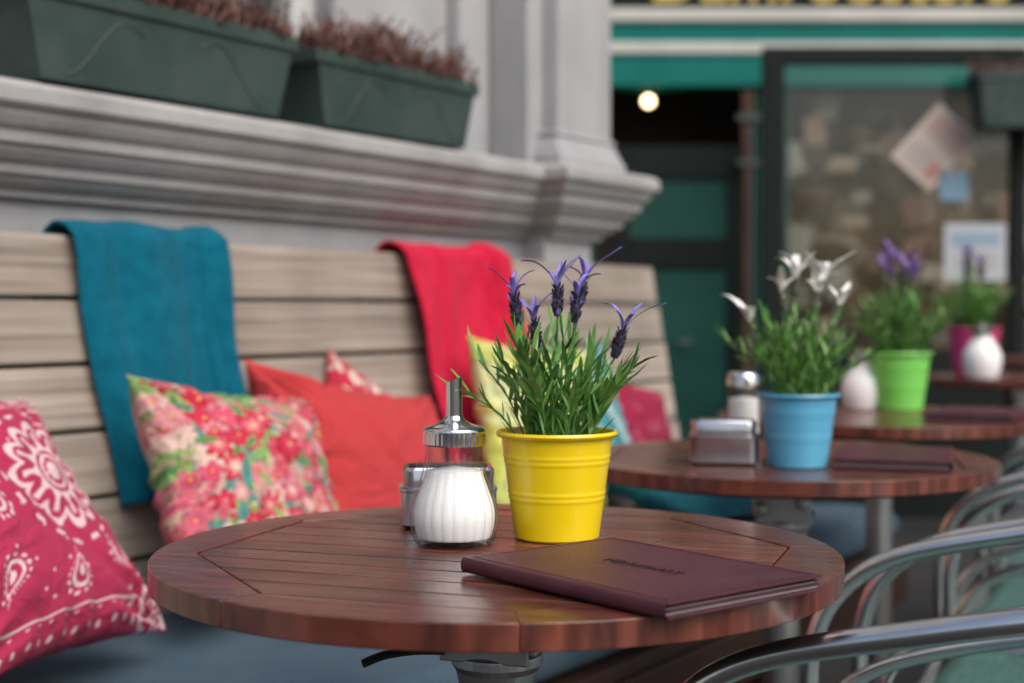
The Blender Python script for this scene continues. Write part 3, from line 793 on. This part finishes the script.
def ceramic_jar(loc,s,label):
    e=empty("ceramic_jar",loc,0,label,"jar","white jars on the tables")
    pr=smooth_path([(0,.001,0),(.028,0,0),(.034,.006,0),(.040,.03,0),(.038,.055,0),(.026,.075,0),(.020,.085,0),(.022,.092,0)],4)
    g=G(); g.add(*lathe([(p.x*s,p.y*s) for p in pr],48,None,False)); mk("jar_body",g,M['ceramic'],e,smooth=60)
    g=G(); g.add(*lathe([(.0205*s,.090*s),(.0225*s,.092*s),(.0225*s,.103*s),(.016*s,.108*s),(.006*s,.110*s),(.006*s,.118*s),(0,.120*s)],32,None,False)); mk("jar_cap",g,M['chrome'],e,smooth=50)
ceramic_jar((.685,2.78,.756),1.0,"white round jar with metal cap beside the green pot")
ceramic_jar((1.345,4.07,.756),1.35,"white round jar with metal cap beside the pink pot")
def shaker(loc,label,s=1.):
    e=empty("salt_shaker",loc,0,label,"shaker","glass shakers")
    g=G(); g.add(*lathe([(0,.001),(.022*s,0),(.024*s,.004),(.0235*s,.05*s),(.022*s,.085*s),(.019*s,.095*s)],12,None,False)); mk("glass_body",g,M['glass'],e,smooth=20)
    g=G(); g.add(*lathe([(0,.004),(.0205*s,.004),(.0200*s,.074*s),(0,.078*s)],24,None,False)); mk("salt",g,M['sugar'],e,smooth=50)
    g=G(); g.add(*lathe([(.0195*s,.090*s),(.022*s,.092*s),(.0215*s,.106*s),(.018*s,.110*s),(0,.111*s)],32,None,False)); mk("cap",g,M['chrome'],e,smooth=50)
shaker((.338,2.075,.74),"faceted clear glass shaker with chrome cap beside the steel box",1.08)

def holder(loc,rotz,w_,d_,h_,label):
    e=empty("steel_holder",loc,rotz,label,"napkin holder","polished steel holders on the tables")
    def rr(w,d,r,n=6):
        o=[]
        for cx,cy,a0 in ((w/2-r,d/2-r,0),(-w/2+r,d/2-r,90),(-w/2+r,-d/2+r,180),(w/2-r,-d/2+r,270)):
            for k in range(n+1): a=R(a0+90*k/n); o.append((cx+r*math.cos(a),cy+r*math.sin(a)))
        return o
    rings=[(rr(w_-.01,d_-.01,.010),0),(rr(w_,d_,.012),.004),(rr(w_,d_,.012),h_*.60),(rr(w_+.002,d_+.002,.013),h_*.62),(rr(w_+.002,d_+.002,.013),h_*.66),(rr(w_-.006,d_-.006,.012),h_*.68),(rr(w_-.004,d_-.004,.012),h_*.95),(rr(w_-.008,d_-.008,.011),h_),(rr(w_-.016,d_-.016,.010),h_),(rr(w_-.018,d_-.018,.009),h_*.45)]
    vs=[];fs=[]; n=len(rings[0][0])
    for p,z in rings: vs+=[(x,y,z) for x,y in p]
    for k in range(len(rings)-1):
        for i in range(n): a=k*n+i;b=k*n+(i+1)%n; fs.append((a,b,b+n,a+n))
    fs.append(tuple(range(n-1,-1,-1))); fs.append(tuple((len(rings)-1)*n+i for i in range(n)))
    g=G(); g.add(vs,fs); mk("box_shell",g,M['dchrome'],e,smooth=40)
    g=G()
    for i in range(5):
        y=-d_/2+.014+i*(d_-.028)/5; g.add(*box(-w_/2+.013,w_/2-.013,y,y+.003,h_*.46,h_*(.93+.02*(i%2))))
    mk("cards",g,M['black'],e)
holder((-.062,1.372,.74),R(4),.092,.06,.058,"polished steel holder with dark cards behind the sugar dispenser")
holder((.288,1.93,.74),R(-8),.092,.06,.060,"polished steel holder with dark cards beside the blue pot")

# ---------------------------------------------------------------- menus
def menu(loc,rotz,L,Wd,label,text=True):
    e=empty("menu_folder",loc,rotz,label,"menu","burgundy menu folders on the tables")
    g=G(); TZ=.0122
    g.add(*box(-L/2,L/2,-Wd/2,Wd/2,.0004,.0024)); g.add(*box(-L/2,L/2,-Wd/2,Wd/2,TZ-.002,TZ))
    n=8; vs=[];fs=[]; hc=(TZ+.0004)/2; hr=(TZ-.0004)/2
    for i in range(n+1):
        a=R(90+180*i/n); vs+=[(-L/2,-Wd/2+.0028*math.cos(a),hc+hr*math.sin(a)),(L/2,-Wd/2+.0028*math.cos(a),hc+hr*math.sin(a))]
    for i in range(n): fs.append((2*i,2*i+1,2*i+3,2*i+2))
    g.add(vs,fs)
    for x0,x1,y0,y1 in ((-L/2+.005,L/2-.005,-Wd/2+.005,-Wd/2+.0058),(-L/2+.005,L/2-.005,Wd/2-.0058,Wd/2-.005),(-L/2+.005,-L/2+.0058,-Wd/2+.006,Wd/2-.006),(L/2-.0058,L/2-.005,-Wd/2+.006,Wd/2-.006)):
        g.add(*box(x0,x1,y0,y1,TZ,TZ+.0004))
    mk("cover",g,M['menu'],e,bevel=.0006,smooth=40)
    g=G()
    for z0,z1,off in [(.0028,.0042,.003),(.0062,.0072,.004)]:
        g.add(*box(-L/2+off,L/2-off,-Wd/2+.002,Wd/2-off,z0,z1),0)
    for z0,z1,off in [(.0046,.0058,.0012),(.0076,.0084,.002),(.0087,.0098,.005)]:
        g.add(*box(-L/2+off,L/2-off,-Wd/2+.002,Wd/2-off,z0,z1),1)
    mk("pages",g,[M['paper'],M['menu']],e)
    if text:
        text_mesh("lettering","MENUKAART",.0135,.0003,M['menutext'],e,(.006,-.004,TZ+.0003),(0,0,0),.0)
    return e
mrot=math.atan2(-.18,.145)
menu((.095,1.078,.741),mrot,.226,.160,"burgundy leatherette menu folder lying on the table")
menu((.525,1.95,.741),R(72),.22,.15,"burgundy menu folder lying beside the blue pot",False)
menu((.84,2.56,.757),R(60),.22,.15,"burgundy menu folder lying beside the green pot",False)

# ---------------------------------------------------------------- chairs
def make_chair(loc,rotz,label):
    e=empty("metal_armchair",loc,rotz,label,"chair","aluminium terrace armchairs")
    W2=.25
    def side(s):
        return [(-.015,s*W2,.012),(-.02,s*W2,.30),(-.026,s*W2,.50),(-.022,s*W2,.575),(.005,s*(W2+.004),.635),(.07,s*(W2+.008),.680),(.20,s*(W2+.008),.714),(.34,s*(W2-.005),.743),(.45,s*(W2-.05),.768),(.505,s*(W2-.13),.787)]
    pts=side(-1)+[(.525,0,.797)]+side(1)[::-1]
    g=G(); g.add(*tube(smooth_path(pts,7),.0102,14)); mk("arm_frame",g,M['alu'],e,smooth=True)
    def side2(s):
        return [(.0,s*(W2-.03),.40),(-.008,s*(W2-.03),.46),(.004,s*(W2-.03),.515),(.05,s*(W2-.03),.560),(.14,s*(W2-.03),.594),(.26,s*(W2-.035),.624),(.38,s*(W2-.055),.652),(.45,s*(W2-.10),.668)]
    pts=side2(-1)+[(.49,0,.68)]+side2(1)[::-1]
    g=G(); g.add(*tube(smooth_path(pts,7),.0080,12)); mk("inner_rail",g,M['alu'],e,smooth=True)
    for s in (-1,1):
        g=G(); g.add(*tube(smooth_path([(.53,s*(W2-.03),.012),(.47,s*(W2-.03),.25),(.43,s*(W2-.035),.45),(.46,s*(W2-.06),.70),(.475,s*(W2-.075),.772)],5),.0098,12)); mk("leg",g,M['alu'],e,smooth=True)
    g=G(); g.add(*tube(smooth_path([(.45,-(W2-.05),.56),(.485,-.1,.57),(.495,0,.575),(.485,.1,.57),(.45,(W2-.05),.56)],5),.007,10))
    for y in (-.15,-.075,0,.075,.15):
        xx=.49-.9*y*y; g.add(*tube([(xx,y,.57),(xx+.01,y,.69),(xx+.032,y,.787)],.0055,8))
    mk("backrest",g,M['alu'],e,smooth=True)
    g=G(); n=20
    def sx(i,j): 
        x=.0+.44*i/n; y=(-W2+.018)+(2*W2-.036)*j/n; z=.455-.018*math.sin(math.pi*i/n)*1-.008*math.sin(math.pi*j/n); return (x,y,z)
    vs=[sx(i,j) for i in range(n+1) for j in range(n+1)]; fs=[(i*(n+1)+j,(i+1)*(n+1)+j,(i+1)*(n+1)+j+1,i*(n+1)+j+1) for i in range(n) for j in range(n)]
    g.add(vs,fs); s_=mk("seat",g,M['weave'],e,smooth=True); md=s_.modifiers.new("t",'SOLIDIFY'); md.thickness=.014
    g=G(); a=.232; g.add(*tube(smooth_path([(-.005,-a,.445),(-.005,0,.445),(-.005,a,.445),(.22,a,.445),(.44,a,.445),(.445,0,.445),(.44,-a,.445),(.22,-a,.445),(-.005,-a,.445)],2),.009,10)); mk("seat_rail",g,M['alu'],e,smooth=True)
    return e
ch=make_chair((.242,1.345,0),R(-27),"aluminium armchair with teal woven seat pushed under the table")
copy_thing(ch,(.56,1.90,0),R(-29),"aluminium armchair with teal woven seat beside the second table")
copy_thing(ch,(.82,2.46,0),R(-28),"aluminium armchair with teal woven seat beside the second table")
copy_thing(ch,(1.08,3.02,0),R(-30),"aluminium armchair with teal woven seat further along the terrace")
copy_thing(ch,(1.34,3.58,0),R(-27),"aluminium armchair with teal woven seat further along the terrace")

# ---------------------------------------------------------------- shop across the passage
shop=empty("shop_front",(0,9,0),0,"green painted shop front with black sign board and cream mouldings","shop")
g=G(); g.add(*box(-.5,7,0,.2,2.852,3.5)); mk("sign_board",g,M['blackpaint'],shop)
text_mesh("sign_lettering","Damroosters",.42,.01,M['gold'],shop,(2.0,-.012,2.90),(R(90),0,0),.004)
g=G(); g.add(*box(-.5,7,-.06,.2,2.765,2.849)); g.add(*box(-.5,7,-.05,.2,2.565,2.64)); mk("moulding",g,M['cream'],shop,bevel=.01)
g=G(); g.add(*box(-.5,7,-.03,.2,2.643,2.762)); g.add(*box(-.5,7,-.03,.2,2.37,2.562)); mk("green_band",g,M['tgreen'],shop)
g=G(); g.add(*box(-.5,7,0.1,.3,3.503,9)); mk("upper_wall",g,brick_mat("wall_brick_upper",(.22,.10,.07),(.30,.15,.10),(.3,.28,.25),3.),shop)
for x0,x1 in ((.35,.52),(1.55,1.75),(3.6,3.8),(5.6,5.8)):
    g=G(); g.add(*box(x0,x1,0,.15,0,2.368)); mk("post",g,M['dgreen'],shop,bevel=.01)
g=G(); g.add(*box(1.75,7,.01,.14,0,.5)); mk("stall_riser",g,M['dgreen'],shop,bevel=.01)
g=G(); g.add(*box(1.75,7,.06,.07,.5,2.368)); mk("shop_window",g,M['pane'],shop)
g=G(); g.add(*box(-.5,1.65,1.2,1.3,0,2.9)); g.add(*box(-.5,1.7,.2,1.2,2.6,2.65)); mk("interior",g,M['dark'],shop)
g=G(); g.add(*box(1.7,7,.62,.7,0,3.4)); mk("reflection_wall",g,brick_mat("wall_brick_reflection",(.30,.17,.11),(.42,.28,.20),(.48,.40,.32),2.4),shop)  # brick surface added behind the glass in place of the brick it reflects
rs=random.Random(5)
cols=[(.34,.20,.12),(.44,.34,.26),(.18,.11,.08),(.60,.54,.46),(.28,.15,.11),(.28,.22,.17),(.08,.06,.055),(.40,.27,.19),(.42,.40,.37)]
gm=[mat("reflection_colour",c,.6) for c in cols]
g=G()
for k in range(260):
    x=rs.uniform(1.8,5.4); z=rs.uniform(.55,2.3); w_=rs.uniform(.04,.26); h=rs.uniform(.03,.24)
    y=rs.uniform(.16,.55)
    g.add(*box(-w_/2,w_/2,-.02,.02,-h/2,h/2),rs.randrange(len(cols)),mtx=Matrix.Translation((x,y,z))@Matrix.Rotation(rs.uniform(-.25,.25),4,'Y')@Matrix.Rotation(rs.uniform(-.2,.2),4,'Z'))
gd=mk("reflection_clutter",g,gm,shop); gd["kind"]="stuff"  # scattered boxes imitating the mottled brown reflections in the glass

lamp=empty("pendant_lamp",(.87,9.1,2.29),0,"small warm globe lamp hanging lit in the shop entrance","lamp")
ml,ntl,bl=new_mat("lit_globe"); bl.inputs["Emission Color"].default_value=(1,.72,.38,1); bl.inputs["Emission Strength"].default_value=9
g=G(); g.add(*lathe([(.034*math.sin(math.pi*i/12),-.034*math.cos(math.pi*i/12)) for i in range(13)],24,None,False)); mk("globe",g,ml,lamp,smooth=True)
g=G(); g.add(*tube([(0,0,.032),(0,0,.30)],.006,8)); g.add(*lathe([(.02,.032),(.02,.06),(.008,.07)],16)); mk("cord",g,M['black'],lamp)

door=empty("panelled_door",(0,7,0),0,"dark green panelled terrace door with black rails standing open","door")
g=G()
for x0,x1,z0,z1 in ((.50,.58,0,1.76),(1.06,1.14,0,1.76),(.58,1.06,1.60,1.76),(.58,1.06,1.16,1.31),(.58,1.06,0,.25)): g.add(*box(x0,x1,0,.05,z0,z1))
mk("door_frame",g,M['blackpaint'],door,bevel=.006)
g=G(); g.add(*box(.58,1.06,.015,.035,1.311,1.599)); g.add(*box(.58,1.06,.015,.035,.251,1.159)); mk("panel",g,M['dgreen'],door)
g=G(); g.add(*tube([(1.17,-.03,.9),(1.17,-.03,1.95)],.014,12)); g.add(*box(1.10,1.22,-.05,.0,1.66,1.69)); g.add(*box(1.10,1.22,-.05,.0,1.88,1.91)); g.add(*tube([(.82,-.02,.8),(.82,-.05,.8),(.88,-.05,.8)],.010,8)); mk("handle",g,mat("dark_iron",(.10,.11,.11),.5,.5),door)

ws=empty("glass_windscreen",(0,6.5,0),0,"tall terrace windscreen with black green frame and glass","windscreen")
g=G()
for x0,x1,z0,z1 in ((1.145,1.245,0,2.155),(2.28,2.35,0,2.155),(1.245,2.28,2.075,2.155),(1.245,2.28,0,.75)): g.add(*box(x0,x1,0,.06,z0,z1))
mk("frame",g,M['blackpaint'],ws,bevel=.006)
g=G(); g.add(*box(1.246,2.279,.025,.033,.751,2.074)); mk("pane",g,M['pane'],ws)
def poster(cx,cz,w_,h_,rot,c,label,extra=None):
    g=G(); g.add(*box(-w_/2,w_/2,0,.002,-h_/2,h_/2),0)
    ms=[mat("poster_paper",c,.7)]
    if extra:
        for (x0,x1,z0,z1,cc) in extra:
            ms.append(mat("poster_ink",cc,.7)); g.add(*box(x0*w_,x1*w_,-.002,-.0005,z0*h_,z1*h_),len(ms)-1)
    o=mk("poster",g,ms,loc=(cx,6.515,cz),rot=(0,R(rot),0)); return tag(o,label,"poster","papers taped to the glass")
poster(1.93,1.70,.24,.33,42,(.58,.50,.44),"cream poster with red print taped askew to the glass",[(-.4,.4,.1,.4,(.52,.38,.33)),(-.4,.1,-.4,-.1,(.45,.4,.38)),(.15,.4,-.4,-.15,(.5,.25,.2))])
poster(2.02,1.52,.13,.13,0,(.22,.36,.48),"small pale blue sticker on the glass")
poster(2.12,1.22,.28,.26,0,(.50,.54,.58),"white notice with blue print taped to the glass",[(-.4,.4,.1,.35,(.28,.38,.48)),(-.4,.4,-.35,0,(.42,.43,.45))])
planter("hanging_planter",.44,.2,.25,(2.27,6.36,1.76),0,"dark hanging trough of dried heather fixed to the windscreen frame","hung planters",6,nh=500)
fb=empty("brick_building",(4,14,0),0,"tall brown brick building behind the shop","building")
g=G(); g.add(*box(-14,20,0,1,0,12)); mk("wall",g,brick_mat("wall_brick_far",(.25,.11,.07),(.33,.17,.11),(.35,.32,.28),3.),fb)
print("done")
